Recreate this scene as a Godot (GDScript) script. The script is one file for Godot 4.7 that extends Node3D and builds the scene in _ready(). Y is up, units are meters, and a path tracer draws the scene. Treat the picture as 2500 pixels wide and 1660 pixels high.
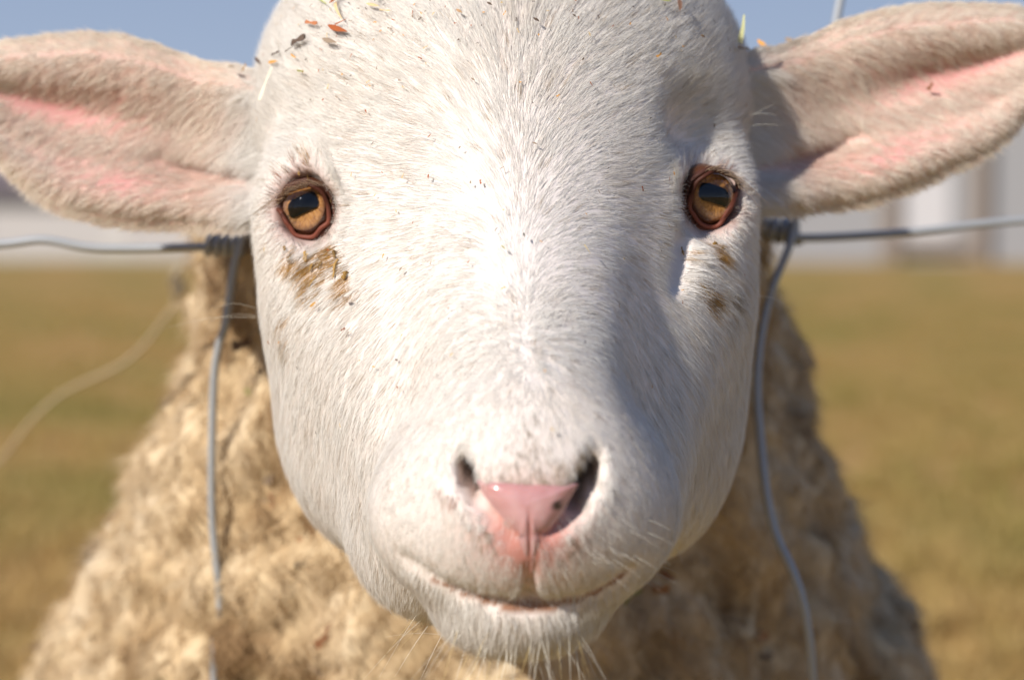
extends Node3D
# A white-faced sheep looks through a woven wire fence; dry pasture, two farm buildings and blue sky behind.
# Lengths in the modelling helpers are millimetres in axes set at the lens (x right, y up, z towards the lens); wpos() turns them into metres in the world.

const FOCAL := 4665.0
const CAM := Vector3(0.0, 0.86, 0.0)
const PITCH := 3.13
const CELL := 1.9
const FUR_CLUMPS := 44000
const QUIET := false

var cam_basis := Basis()
var rng := RandomNumberGenerator.new()
var base_at := Vector3.ZERO
var used := {}

# ---------------------------------------------------------------- small helpers
func V(px: float, py: float, d: float) -> Vector3:
	return Vector3((px - 1250.0) * d / FOCAL, (830.0 - py) * d / FOCAL, -d)

func wpos(v: Vector3) -> Vector3:
	return CAM + cam_basis * (v * 0.001)

func numbered(called: String) -> String:
	var n: int = used.get(called, 0)
	used[called] = n + 1
	return called if n == 0 else "%s_%03d" % [called, n]

func tag(o: Node, label := "", category := "", group := "", kind := "") -> void:
	if label: o.set_meta("label", label)
	if category: o.set_meta("category", category)
	if group: o.set_meta("group", group)
	if kind: o.set_meta("kind", kind)

func thing(called: String, at: Vector3, label := "", category := "", group := "") -> Node3D:
	var o := Node3D.new()
	o.name = numbered(called)
	add_child(o)
	o.position = at
	tag(o, label, category, group)
	return o

func put(called: String, mesh: Mesh, mat: Material, parent: Node = self) -> MeshInstance3D:
	var o := MeshInstance3D.new()
	o.name = numbered(called) if parent == self else called
	o.mesh = mesh
	o.material_override = mat
	parent.add_child(o, true)
	return o

func srgb(r: float, g: float, b: float) -> Color:
	return Color(r, g, b).linear_to_srgb()

func paint(c: Color, rough := 0.8, vertex := false) -> StandardMaterial3D:
	var m := StandardMaterial3D.new()
	m.albedo_color = Color.WHITE if vertex else c.linear_to_srgb()
	m.vertex_color_use_as_albedo = vertex
	m.roughness = rough
	m.metallic_specular = 0.35
	return m

class Shape:
	var v := PackedVector3Array()
	var n := PackedVector3Array()
	var c := PackedColorArray()
	var i := PackedInt32Array()
	func mesh(with_normals := true) -> ArrayMesh:
		var a := []
		a.resize(Mesh.ARRAY_MAX)
		a[Mesh.ARRAY_VERTEX] = v
		if with_normals: a[Mesh.ARRAY_NORMAL] = n
		if c.size() == v.size(): a[Mesh.ARRAY_COLOR] = c
		a[Mesh.ARRAY_INDEX] = i
		var m := ArrayMesh.new()
		m.add_surface_from_arrays(Mesh.PRIMITIVE_TRIANGLES, a)
		return m
	func smooth() -> void:
		n.resize(v.size())
		n.fill(Vector3.ZERO)
		for t in range(0, i.size(), 3):
			var a := i[t]
			var b := i[t + 1]
			var d := i[t + 2]
			var g := (v[d] - v[a]).cross(v[b] - v[a])
			n[a] += g
			n[b] += g
			n[d] += g
		for k in n.size():
			n[k] = n[k].normalized()
	func add(o: Shape) -> void:
		var at := v.size()
		v.append_array(o.v)
		n.append_array(o.n)
		c.append_array(o.c)
		for k in o.i: i.append(k + at)

func shift(s: Shape, by: Vector3) -> Shape:   # millimetres at the lens -> metres from a base point in the world
	for k in s.v.size():
		s.v[k] = wpos(s.v[k]) - by
		s.n[k] = cam_basis * s.n[k]
	return s

# A tube through points, tapering with radii; colours optional; ends closed.
func tube(pts: Array, radii: Array, sides := 8, col := Color.WHITE, sub := 4) -> Shape:
	var s := Shape.new()
	var p := []
	var r := []
	var cnt := pts.size()
	for k in cnt - 1:
		var p0: Vector3 = pts[max(k - 1, 0)]
		var p1: Vector3 = pts[k]
		var p2: Vector3 = pts[k + 1]
		var p3: Vector3 = pts[min(k + 2, cnt - 1)]
		for q in sub:
			var t := float(q) / sub
			p.append(p1.cubic_interpolate(p2, p0, p3, t))
			r.append(lerpf(radii[k], radii[k + 1], t))
	p.append(pts[cnt - 1])
	r.append(radii[cnt - 1])
	var up := Vector3(0.31, 0.9, 0.27).normalized()
	for k in p.size():
		var dir: Vector3 = (p[min(k + 1, p.size() - 1)] - p[max(k - 1, 0)]).normalized()
		var side := dir.cross(up).normalized()
		up = side.cross(dir).normalized()
		for q in sides:
			var a := TAU * q / sides
			var o := side * cos(a) + up * sin(a)
			s.v.append(p[k] + o * r[k])
			s.n.append(o)
			s.c.append(col)
	for k in p.size() - 1:
		for q in sides:
			var a := k * sides + q
			var b := k * sides + (q + 1) % sides
			s.i.append_array([a, b, a + sides, b, b + sides, a + sides])
	for e in [0, p.size() - 1]:
		var c := s.v.size()
		var dir: Vector3 = (p[0] - p[1]).normalized() if e == 0 else (p[-1] - p[-2]).normalized()
		s.v.append(p[e])
		s.n.append(dir)
		s.c.append(col)
		for q in sides:
			var a: int = e * sides + q
			var b: int = e * sides + (q + 1) % sides
			s.i.append_array([c, b, a] if e == 0 else [c, a, b])
	return s

func box(lo: Vector3, hi: Vector3) -> Mesh:
	var st := SurfaceTool.new()
	st.begin(Mesh.PRIMITIVE_TRIANGLES)
	var b := BoxMesh.new()
	b.size = hi - lo
	st.append_from(b, 0, Transform3D(Basis(), (lo + hi) / 2))
	return st.commit()

# ---------------------------------------------------------------- a distance field of round cones and ellipsoids
class Field:
	var kind := PackedInt32Array()
	var a := PackedVector3Array()
	var b := PackedVector3Array()
	var ra := PackedFloat32Array()
	var rb := PackedFloat32Array()
	var k := PackedFloat32Array()
	func cone(p: Vector3, r1: float, q: Vector3, r2: float, kk: float, cut := false) -> void:
		kind.append(2 if cut else 0)
		a.append(p)
		b.append(q - p)
		ra.append(r1)
		rb.append(r2 - r1)
		k.append(kk)
	func ball(p: Vector3, r: Vector3, kk: float, cut := false) -> void:
		kind.append(3 if cut else 1)
		a.append(p)
		b.append(r)
		ra.append(0.0)
		rb.append(0.0)
		k.append(kk)
	func one(j: int, p: Vector3) -> float:
		var w := p - a[j]
		var e := b[j]
		if kind[j] & 1:
			var k0 := (w / e).length()
			if k0 < 0.3: return -minf(e.x, minf(e.y, e.z)) * (1.0 - k0)
			return k0 * (k0 - 1.0) / maxf((w / (e * e)).length(), 1e-5)
		var h := clampf(w.dot(e) / e.dot(e), 0.0, 1.0)
		return (w - e * h).length() - ra[j] - rb[j] * h
	func all() -> PackedInt32Array:
		return PackedInt32Array(range(kind.size()))
	func close(p: Vector3, reach: float) -> PackedInt32Array:   # the shapes that can matter within reach of a point
		var out := PackedInt32Array()
		var d := PackedFloat32Array()
		var least := 1e6
		for j in kind.size():
			var x := one(j, p)
			d.append(x)
			if kind[j] < 2: least = minf(least, x)
		for j in kind.size():
			if kind[j] < 2 and d[j] < least + 3.5 * reach + k[j] + 6.0 or kind[j] > 1 and d[j] < reach * 2.0 + k[j]: out.append(j)
		return out
	func f(p: Vector3) -> float:
		return some(p, all())
	func some(p: Vector3, list: PackedInt32Array) -> float:
		var d := 1e6
		for j in list:
			var w := p - a[j]
			var e := b[j]
			var x: float
			var t := kind[j]
			if t & 1:
				var k0 := (w / e).length()
				if k0 < 0.3: x = -minf(e.x, minf(e.y, e.z)) * (1.0 - k0)
				else: x = k0 * (k0 - 1.0) / maxf((w / (e * e)).length(), 1e-5)
			else:
				var h := clampf(w.dot(e) / e.dot(e), 0.0, 1.0)
				x = (w - e * h).length() - ra[j] - rb[j] * h
			var kk := k[j]
			if t < 2:
				var h := maxf(kk - absf(d - x), 0.0) / kk
				d = minf(d, x) - h * h * kk * 0.25
			else:
				var h := maxf(kk - absf(d + x), 0.0) / kk
				d = maxf(d, -x) + h * h * kk * 0.25
		return d

func hit(fd: Field, px: float, py: float) -> Vector3:   # first point of the field along the sight line through that pixel
	var ray := V(px, py, 1.0)
	var d := 440.0
	for q in 60:
		var x := fd.f(ray * d)
		d += x * 0.8
		if absf(x) < 0.05 or d > 900.0: break
	return ray * d

func grad(fd: Field, p: Vector3) -> Vector3:
	var e := 0.8
	return Vector3(fd.f(p + Vector3(e, 0, 0)) - fd.f(p - Vector3(e, 0, 0)), fd.f(p + Vector3(0, e, 0)) - fd.f(p - Vector3(0, e, 0)), fd.f(p + Vector3(0, 0, e)) - fd.f(p - Vector3(0, 0, e))).normalized()

func nets(fd: Field, lo: Vector3, hi: Vector3, cell: float) -> Shape:
	var s := Shape.new()
	var nb := Vector3i(((hi - lo) / (cell * 4.0)).ceil())
	var dim := nb * 4 + Vector3i.ONE
	var sy := dim.x
	var sz := dim.x * dim.y
	var g := PackedFloat32Array()
	g.resize(sz * dim.z)
	g.fill(1e9)
	var idx := PackedInt32Array()
	idx.resize(sz * dim.z)
	idx.fill(-1)
	var blocks: Array[Vector3i] = []
	var lists := []
	var near := cell * 4.0 * 0.87 * 1.5
	for z in nb.z:
		for y in nb.y:
			for x in nb.x:
				var mid := lo + Vector3(x + 0.5, y + 0.5, z + 0.5) * cell * 4.0
				var few := fd.close(mid, cell * 3.6)
				if absf(fd.some(mid, few)) < near:
					blocks.append(Vector3i(x, y, z) * 4)
					lists.append(few)
	for n in blocks.size():
		var b := blocks[n]
		var few: PackedInt32Array = lists[n]
		for z in 5:
			for y in 5:
				for x in 5:
					var c := b + Vector3i(x, y, z)
					var at := c.x + c.y * sy + c.z * sz
					if g[at] > 1e8:
						g[at] = fd.some(lo + Vector3(c) * cell, few)
	var off := [0, 1, sy, sy + 1, sz, sz + 1, sz + sy, sz + sy + 1]
	for n in blocks.size():
		var b := blocks[n]
		var few: PackedInt32Array = lists[n]
		for z in 4:
			for y in 4:
				for x in 4:
					var c := b + Vector3i(x, y, z)
					var at := c.x + c.y * sy + c.z * sz
					var m := 0
					for q in 8:
						if g[at + off[q]] < 0.0: m |= 1 << q
					if m == 0 or m == 255: continue
					var sum := Vector3.ZERO
					var cnt := 0
					for q in 8:
						for ax in 3:
							if q & (1 << ax): continue
							var r := q | (1 << ax)
							if (m >> q) & 1 == (m >> r) & 1: continue
							var u := g[at + off[q]]
							var w := g[at + off[r]]
							var t := u / (u - w)
							var e := Vector3(q & 1, (q >> 1) & 1, (q >> 2) & 1)
							e[ax] = t
							sum += e
							cnt += 1
					idx[at] = s.v.size()
					var p := lo + (Vector3(c) + sum / cnt) * cell
					var f0 := fd.some(p, few)      # one step onto the surface
					var gr := Vector3(fd.some(p + Vector3(0.5, 0, 0), few) - f0, fd.some(p + Vector3(0, 0.5, 0), few) - f0, fd.some(p + Vector3(0, 0, 0.5), few) - f0) * 2.0
					s.v.append(p - gr * (f0 / maxf(gr.length_squared(), 0.3)))
	var st := [1, sy, sz]
	for b in blocks:
		for z in 4:
			for y in 4:
				for x in 4:
					var c := b + Vector3i(x, y, z)
					var at := c.x + c.y * sy + c.z * sz
					if idx[at] < 0: continue
					var inside := g[at] < 0.0
					for ax in 3:
						if (g[at + st[ax]] < 0.0) == inside: continue
						var u: int = st[(ax + 1) % 3]
						var w: int = st[(ax + 2) % 3]
						if at - u - w < 0: continue
						var a := idx[at]
						var p := idx[at - u]
						var q := idx[at - u - w]
						var r := idx[at - w]
						if p < 0 or q < 0 or r < 0: continue
						if inside: s.i.append_array([a, q, p, a, r, q])
						else: s.i.append_array([a, p, q, a, q, r])
	return s

# ---------------------------------------------------------------- the head
var head := Field.new()
var W := Vector3.ZERO
var eye_c := []
var eye_g := []
var mouth_line: Array[Vector3] = []
var pad_poly := PackedVector2Array()
var solid := PackedInt32Array()
const LIDS := [
	[[672, 506], [688, 480], [703, 462], [723, 450], [744, 449], [764, 454], [782, 472], [795, 495], [799, 518], [796, 539], [782, 556], [764, 572], [744, 577], [723, 569], [708, 554], [698, 536], [687, 516]],
	[[1687, 503], [1692, 475], [1705, 449], [1723, 428], [1746, 420], [1771, 424], [1792, 439], [1802, 459], [1797, 477], [1784, 498], [1773, 523], [1756, 544], [1736, 553], [1715, 542], [1697, 526]]]
var lid_poly := [PackedVector2Array(), PackedVector2Array()]

func head_field() -> void:
	var h := head
	h.ball(V(1228, 330, 672), Vector3(83, 72, 86), 1.0)
	h.ball(V(1232, 205, 678), Vector3(81, 62, 80), 20)
	h.ball(V(1255, 640, 650), Vector3(68, 62, 76), 25)
	h.cone(V(1262, 400, 632), 46, V(1290, 1080, 532), 25, 20)
	h.ball(V(822, 690, 634), Vector3(17, 24, 22), 20)
	h.ball(V(1686, 690, 624), Vector3(16, 22, 22), 16)
	h.ball(V(940, 990, 652), Vector3(36, 52, 46), 22)
	h.ball(V(1585, 990, 652), Vector3(31, 52, 46), 24)
	h.cone(V(905, 840, 655), 27, V(1080, 1280, 600), 30, 20)
	h.cone(V(1590, 840, 655), 26, V(1455, 1245, 602), 25, 20)
	h.cone(V(930, 660, 630), 33, V(1140, 1160, 568), 27, 24)
	h.cone(V(1570, 650, 632), 29, V(1436, 1150, 572), 27, 22)
	h.ball(V(1292, 1215, 532), Vector3(36, 30, 34), 16)
	h.ball(V(1145, 1258, 540), Vector3(28, 24, 27), 12)
	h.ball(V(1415, 1255, 541), Vector3(25, 23, 27), 14)
	h.ball(V(1268, 1478, 546), Vector3(23, 13, 28), 12)
	h.ball(V(790, 505, 628), Vector3(19, 21, 19), 14)
	h.ball(V(1690, 482, 626), Vector3(19, 20, 20), 14)
	h.cone(V(866, 410, 613), 9.5, V(896, 565, 608), 9.5, 12)
	h.cone(V(1604, 400, 612), 9.5, V(1584, 545, 608), 9.5, 12)
	h.cone(V(1240, 520, 735), 60, V(1230, 1300, 930), 95, 20)
	h.ball(V(1775, 325, 606), Vector3(16, 10, 11), 18, true)     # the hollow over the right eye
	h.cone(V(1655, 585, 594), 2.5, V(1630, 690, 586), 1.5, 8, true)   # the furrow by its inner corner

func head_details() -> void:
	solid = head.all()
	for e in 2:
		var mid := Vector2.ZERO
		for q in LIDS[e]: mid += Vector2(q[0], q[1]) / LIDS[e].size()
		for q in LIDS[e]: lid_poly[e].append(mid + (Vector2(q[0], q[1]) - mid) * (1.24 if q[1] > mid.y else 1.04))
	W = hit(head, 1280, 700)
	eye_c = [V(774, 508, 616), V(1708, 484, 616)]
	eye_g = [Vector3(-0.40, 0.0, 0.91).normalized(), Vector3(0.42, 0.0, 0.9).normalized()]
	var lips := [[985, 1360], [1005, 1378], [1040, 1404], [1112, 1440], [1200, 1467], [1290, 1477], [1398, 1467], [1470, 1440], [1515, 1412], [1540, 1390]]
	for q in lips: mouth_line.append(hit(head, q[0], q[1]))
	for q in [[1164, 1174], [1190, 1168], [1240, 1170], [1290, 1176], [1340, 1174], [1395, 1180], [1414, 1182], [1380, 1240], [1345, 1290], [1318, 1312], [1322, 1345], [1304, 1390], [1294, 1405], [1286, 1390], [1268, 1345], [1264, 1310], [1228, 1266], [1180, 1210]]:
		pad_poly.append(Vector2(q[0], q[1]))
	for k in 2:
		head.ball(eye_c[k] + (eye_g[k] * 0.8 + Vector3(0, 0, 0.25)) * 9.0, Vector3(10.0, 10.5, 11), 4, true)
	head.ball(V(748, 570, 598), Vector3(7, 5, 9), 5, true)
	head.ball(V(1735, 549, 598), Vector3(6, 5, 9), 5, true)
	head.ball(V(800, 517, 595), Vector3(5.5, 8, 8), 5, true)
	head.ball(V(1686, 500, 596), Vector3(4, 7, 7), 5, true)
	for k in mouth_line.size() - 1:
		var t0 := 1.0 - absf(k - 5.0) / 5.0
		var t1 := 1.0 - absf(k - 4.0) / 5.0
		head.cone(mouth_line[k], 0.7 + 1.2 * t0, mouth_line[k + 1], 0.7 + 1.2 * t1, 4.0, true)
	# each nostril is a bent slit along the side of the pad, and runs back into the head
	for slit in [[[1131, 1100, 1.2], [1133, 1140, 2.2], [1142, 1182, 2.6], [1164, 1216, 2.1], [1200, 1256, 1.5], [1254, 1314, 0.9]], [[1446, 1100, 1.3], [1447, 1140, 2.4], [1433, 1185, 3.3], [1402, 1236, 3.5], [1372, 1272, 2.9], [1338, 1303, 1.2]]]:
		var pts := []
		for q in slit: pts.append(touch(q[0], q[1]))
		for k in slit.size() - 1:
			head.cone(pts[k] + Vector3(0, 0, -1), slit[k][2], pts[k + 1] + Vector3(0, 0, -1), slit[k + 1][2], 2.5, true)
			if k > 0 and k < 4:
				head.cone(pts[k] + Vector3(0, 0, -2), slit[k][2] * 0.95, pts[k] + Vector3(signf(1290.0 - slit[k][0]) * 2.0, 9, -34), slit[k][2], 2.0, true)
	var a: Vector3
	var b: Vector3
	a = hit(head, 1292, 1385)
	b = hit(head, 1292, 1455)
	head.cone(a, 0.7, b, 1.7, 3.0, true)

func touch(px: float, py: float) -> Vector3:   # the skin before eyes, nostrils and mouth are cut
	var ray := V(px, py, 1.0)
	var d := 440.0
	for q in 60:
		var x := head.some(ray * d, solid)
		d += x * 0.8
		if absf(x) < 0.05 or d > 900.0: break
	return ray * d

func lip_gap(p: Vector3, x: float) -> float:   # above 0 on the bare brown skin of the lower lip, just under the mouth line
	var t := 1.0 - absf(x - 1285.0) / 250.0
	if t <= 0.0: return -1.0
	for k in mouth_line.size() - 1:
		var a := mouth_line[k]
		var b := mouth_line[k + 1]
		if p.x < a.x or p.x > b.x: continue
		var dy := p.y - lerpf(a.y, b.y, (p.x - a.x) / (b.x - a.x))
		return minf(0.4 - dy, dy + 0.3 + 2.4 * t)
	return -1.0

func gauss(p: Vector3, c: Vector3, r: float) -> float:
	return exp(-p.distance_squared_to(c) / (r * r))

# ---------------------------------------------------------------- hair
# A lock: hairs that start round p, lie along flow and come together towards their tips.
func lock(s: Shape, p: Vector3, n: Vector3, flow: Vector3, count: int, length: float, lift: float, spread: float, width: float, col: Color) -> void:
	var side := n.cross(flow)
	for q in count:
		var a := rng.randf_range(-spread, spread)
		var b := rng.randf_range(-spread, spread)
		var l := length * rng.randf_range(0.65, 1.15)
		var root := p + side * a + flow * b - n * 0.3
		var bend := rng.randf_range(-0.09, 0.09)
		var up := lift * rng.randf_range(0.5, 1.5)
		var mid := root + (flow + side * (bend - a * 0.15 / length) + n * up * 1.25) * (l * 0.5)
		var tip := root + (flow + side * (bend * 1.6 - a * 0.3 / length) + n * up * 0.8) * l
		var w := side * (width * rng.randf_range(0.7, 1.3)) + n * rng.randf_range(-0.3, 0.3) * width
		var d := (tip - root).normalized()
		var nn := (n - d * (n.dot(d) * 0.7) + side * rng.randf_range(-0.35, 0.35)).normalized()
		var k := s.v.size()
		s.v.append(root - w)
		s.v.append(root + w)
		s.v.append(mid - w * 0.8)
		s.v.append(mid + w * 0.8)
		s.v.append(tip)
		var v := rng.randf_range(0.93, 1.05)
		var cc := Color(col.r * v, col.g * v, col.b * v)
		for e in 5:
			s.n.append(nn)
			s.c.append(cc)
		s.i.append_array([k, k + 1, k + 2, k + 1, k + 3, k + 2, k + 2, k + 3, k + 4])

# One long bent hair of several pieces.
func strand(s: Shape, pts: Array, width: float, col: Color) -> void:
	var t := tube(pts, range(pts.size()).map(func(k): return width * (1.0 - 0.85 * k / (pts.size() - 1.0))), 3, col, 3)
	s.add(t)

var marks := []       # [point, reach, hair length, lift]
var stains := []      # [point, reach, colour, share of hairs]
func groom() -> void:
	for q in [[1260, 20, 34, 12, 0.30], [1000, 60, 34, 12, 0.30], [1520, 60, 34, 12, 0.30], [1270, 260, 30, 10, 0.13], [1000, 300, 30, 10, 0.12], [1530, 300, 30, 10, 0.12], [1280, 560, 25, 7, 0.16], [1020, 600, 25, 8, 0.12], [1500, 600, 25, 8, 0.14],
			[1287, 850, 25, 5.5, 0.12], [1100, 900, 22, 6.5, 0.14], [1440, 900, 22, 7, 0.18], [1290, 1060, 18, 3.2, 0.2], [1060, 1250, 20, 3.4, 0.22], [1500, 1250, 20, 4, 0.24], [1290, 1420, 14, 2.6, 0.3], [740, 850, 28, 9, 0.24], [1760, 850, 28, 9.5, 0.26],
			[800, 1200, 25, 9, 0.28], [1680, 1150, 25, 10, 0.28], [1280, 1580, 22, 8, 0.5], [1000, 1480, 18, 7, 0.4], [1530, 1470, 18, 8, 0.4], [650, 250, 26, 13, 0.35], [1830, 220, 26, 12, 0.3]]:
		marks.append([touch(q[0], q[1]), float(q[2]), float(q[3]), float(q[4])])
	for e in 2:
		marks.append([eye_c[e] + eye_g[e] * 11.0, 12.0, 3.2, 0.45])
	var gold := Color(0.44, 0.25, 0.065)
	var rust := Color(0.42, 0.2, 0.13)
	var drab := Color(0.42, 0.34, 0.24)
	for q in [[712, 630, 3.2, gold, 0.7], [748, 640, 3.0, gold, 0.6], [785, 650, 3.6, gold, 0.7], [820, 625, 4.0, gold, 0.75], [850, 670, 3.4, gold, 0.7], [805, 600, 4.5, gold, 0.5], [770, 690, 5.0, gold, 0.35], [860, 700, 4, gold, 0.4], [700, 790, 4, gold, 0.18], [690, 830, 5, drab, 0.2],
			[738, 425, 4.5, gold, 0.5], [715, 440, 4, rust, 0.5], [1745, 600, 4.0, gold, 0.75], [1720, 710, 3.5, gold, 0.5], [1668, 620, 2.5, gold, 0.4], [1730, 720, 4, gold, 0.3], [1790, 730, 4, drab, 0.3],
			[1295, 1035, 4, drab, 0.25], [1293, 1080, 4, drab, 0.3], [1230, 1150, 4.0, drab, 0.5], [1290, 1160, 4.5, drab, 0.6], [1350, 1160, 4.0, drab, 0.6], [1430, 1120, 4.0, drab, 0.6], [1110, 1180, 4.0, rust, 0.5], [1190, 1300, 4, drab, 0.35], [1390, 1330, 4, drab, 0.3]]:
		stains.append([touch(q[0], q[1]), float(q[2]), q[3], float(q[4])])

func grow_head(skin: Shape) -> Shape:
	var s := Shape.new()
	var patch := FastNoiseLite.new()
	patch.seed = 3
	patch.frequency = 0.035
	var streak := FastNoiseLite.new()
	streak.seed = 5
	streak.frequency = 0.11
	var nose := touch(1292, 1250)
	var lean := Curve.new()
	lean.min_value = -90.0
	lean.max_value = 90.0
	for q in [[0.0, 42.0], [0.15, 24.0], [0.3, 2.0], [0.44, -38.0], [0.6, -58.0], [0.76, -68.0], [1.0, -80.0]]: lean.add_point(Vector2(q[0], q[1]), 0.0, 0.0, Curve.TANGENT_LINEAR, Curve.TANGENT_LINEAR)
	for t in range(0, skin.i.size(), 3):
		var ia := skin.i[t]
		var ib := skin.i[t + 1]
		var ic := skin.i[t + 2]
		var pa := skin.v[ia]
		if pa.z < -735.0: continue
		var pb := skin.v[ib]
		var pc := skin.v[ic]
		var n0 := skin.n[ia]
		var dens := 0.50 if n0.z > -0.25 else 0.12
		if pa.distance_squared_to(nose) < 4900.0: dens = 0.95
		var many := (pb - pa).cross(pc - pa).length() * 0.5 * dens
		var cnt := int(many + rng.randf())
		for q in cnt:
			var u := rng.randf()
			var w := rng.randf()
			if u + w > 1.0:
				u = 1.0 - u
				w = 1.0 - w
			var p := pa + (pb - pa) * u + (pc - pa) * w
			var n := (skin.n[ia] * (1.0 - u - w) + skin.n[ib] * u + skin.n[ic] * w).normalized()
			# bare places: eyes, nose pad, nostrils, mouth
			var bare := false
			var d := -p.z
			var at := Vector2(1250.0 + p.x * FOCAL / d, 830.0 - p.y * FOCAL / d)
			for e in 2:
				if p.distance_squared_to(eye_c[e]) < 400.0 and Geometry2D.is_point_in_polygon(at, lid_poly[e]): bare = true
			var share := 1.0
			if d < 560.0 and at.y > 1090.0 and at.y < 1520.0:
				if Geometry2D.is_point_in_polygon(at + (Vector2(1286, 1232) - at).normalized() * rng.randf_range(-10.0, 4.0), pad_poly): bare = true
				elif n.z < 0.1 and absf(at.x - 1285.0) < 190.0: bare = true
				var pink := exp(-pow((at.x - 1290.0) / 105.0, 2.0) - pow((at.y - 1335.0) / 62.0, 2.0))
				share = 1.0 - pink * 0.9
				if at.distance_to(Vector2(1118, 1168)) < 34.0: share = 0.15
				for rim in [[1133, 1135], [1140, 1180], [1164, 1216], [1185, 1240], [1205, 1262]]:
					if at.distance_squared_to(Vector2(rim[0], rim[1])) < 330.0: bare = true
				if lip_gap(p, at.x) > 0.0: bare = true
			if bare or rng.randf() > share: continue
			var wsum := 0.02
			var length := 8.0 * 0.02
			var lift := 0.2 * 0.02
			for m in marks:
				var g := gauss(p, m[0], m[1])
				wsum += g
				length += g * m[2]
				lift += g * m[3]
			length /= wsum
			lift /= wsum
			# the coat streams up from the bridge of the nose, out to the sides and down over the cheeks
			var mid := lerpf(1262.0, 1293.0, clampf(at.y / 1100.0, 0.0, 1.0))
			var out := (at.x - mid) * d / FOCAL
			var far: float = lean.sample_baked(at.y / 1700.0)
			var root := lerpf(90.0, -90.0, smoothstep(760.0, 900.0, at.y + rng.randf_range(-60.0, 60.0)))
			var turn := deg_to_rad(lerpf(far, root, exp(-absf(out) / 15.0)))
			var flow := Vector3(cos(turn) * (1.0 if out > 0.0 else -1.0), sin(turn), -0.15)
			var whorl := bump(at.y, 830.0, 90.0) * bump(out, 0.0, 14.0)
			if whorl > 0.05:
				flow += Vector3(rng.randf_range(-0.9, 0.9), rng.randf_range(-0.9, 0.9), 0) * whorl
				lift += 0.5 * whorl
				length *= 1.0 - 0.3 * whorl
			for e in 2:
				var g := gauss(p, eye_c[e] + eye_g[e] * 10.0, 15.0)
				if g > 0.02: flow = flow.lerp((p - eye_c[e] - eye_g[e] * 10.0).normalized(), clampf(g * 1.6, 0.0, 0.95))
			var sw := streak.get_noise_3dv(p * 0.55)
			flow += n.cross(flow) * (sw * 0.26 + rng.randf_range(-0.12, 0.12))
			flow = (flow - n * flow.dot(n)).normalized()
			if not flow.is_finite() or flow.length_squared() < 0.5: continue
			var v := rng.randf_range(0.965, 1.03)
			var col := Color(0.83, 0.812, 0.78)
			var dirt := clampf(patch.get_noise_3dv(p) * 1.3 + 0.1 + streak.get_noise_3dv(p * 1.7) * 0.8, 0.0, 1.0)
			if p.y > W.y: dirt += 0.1
			col = col.lerp(Color(0.68, 0.61, 0.53), dirt * 0.42)
			if rng.randf() < 0.02: col = Color(0.5, 0.41, 0.31)
			for m in stains:
				var g := gauss(p, m[0], m[1])
				if g > 0.1 and rng.randf() < g * 1.7 * m[3]: col = m[2] * rng.randf_range(0.6, 1.2)
			for e in 2:
				var g := gauss(p, eye_c[e] + eye_g[e] * 6.0, 14.5)
				if rng.randf() < (g - 0.3) * 0.8: col = col.lerp(Color(0.33, 0.17, 0.11), rng.randf_range(0.3, 0.9))
			col = Color(col.r * v, col.g * v, col.b * v)
			lock(s, p, n, flow, 7, length * 0.92, lift * 0.7, 1.1, 0.056, col)
	return s

# ---------------------------------------------------------------- ears
func spread_line(pts: Array, count: int) -> PackedVector2Array:
	var c := Curve2D.new()
	for k in pts.size():
		var p := Vector2(pts[k][0], pts[k][1])
		var a: Vector2 = Vector2(pts[max(k - 1, 0)][0], pts[max(k - 1, 0)][1])
		var b: Vector2 = Vector2(pts[min(k + 1, pts.size() - 1)][0], pts[min(k + 1, pts.size() - 1)][1])
		c.add_point(p, (a - b) / 6.0, (b - a) / 6.0)
	var out := PackedVector2Array()
	for k in count:
		out.append(c.sample_baked(c.get_baked_length() * k / (count - 1.0), true))
	return out

func bump(x: float, c: float, w: float) -> float:
	return exp(-pow((x - c) / w, 2.0))

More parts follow.
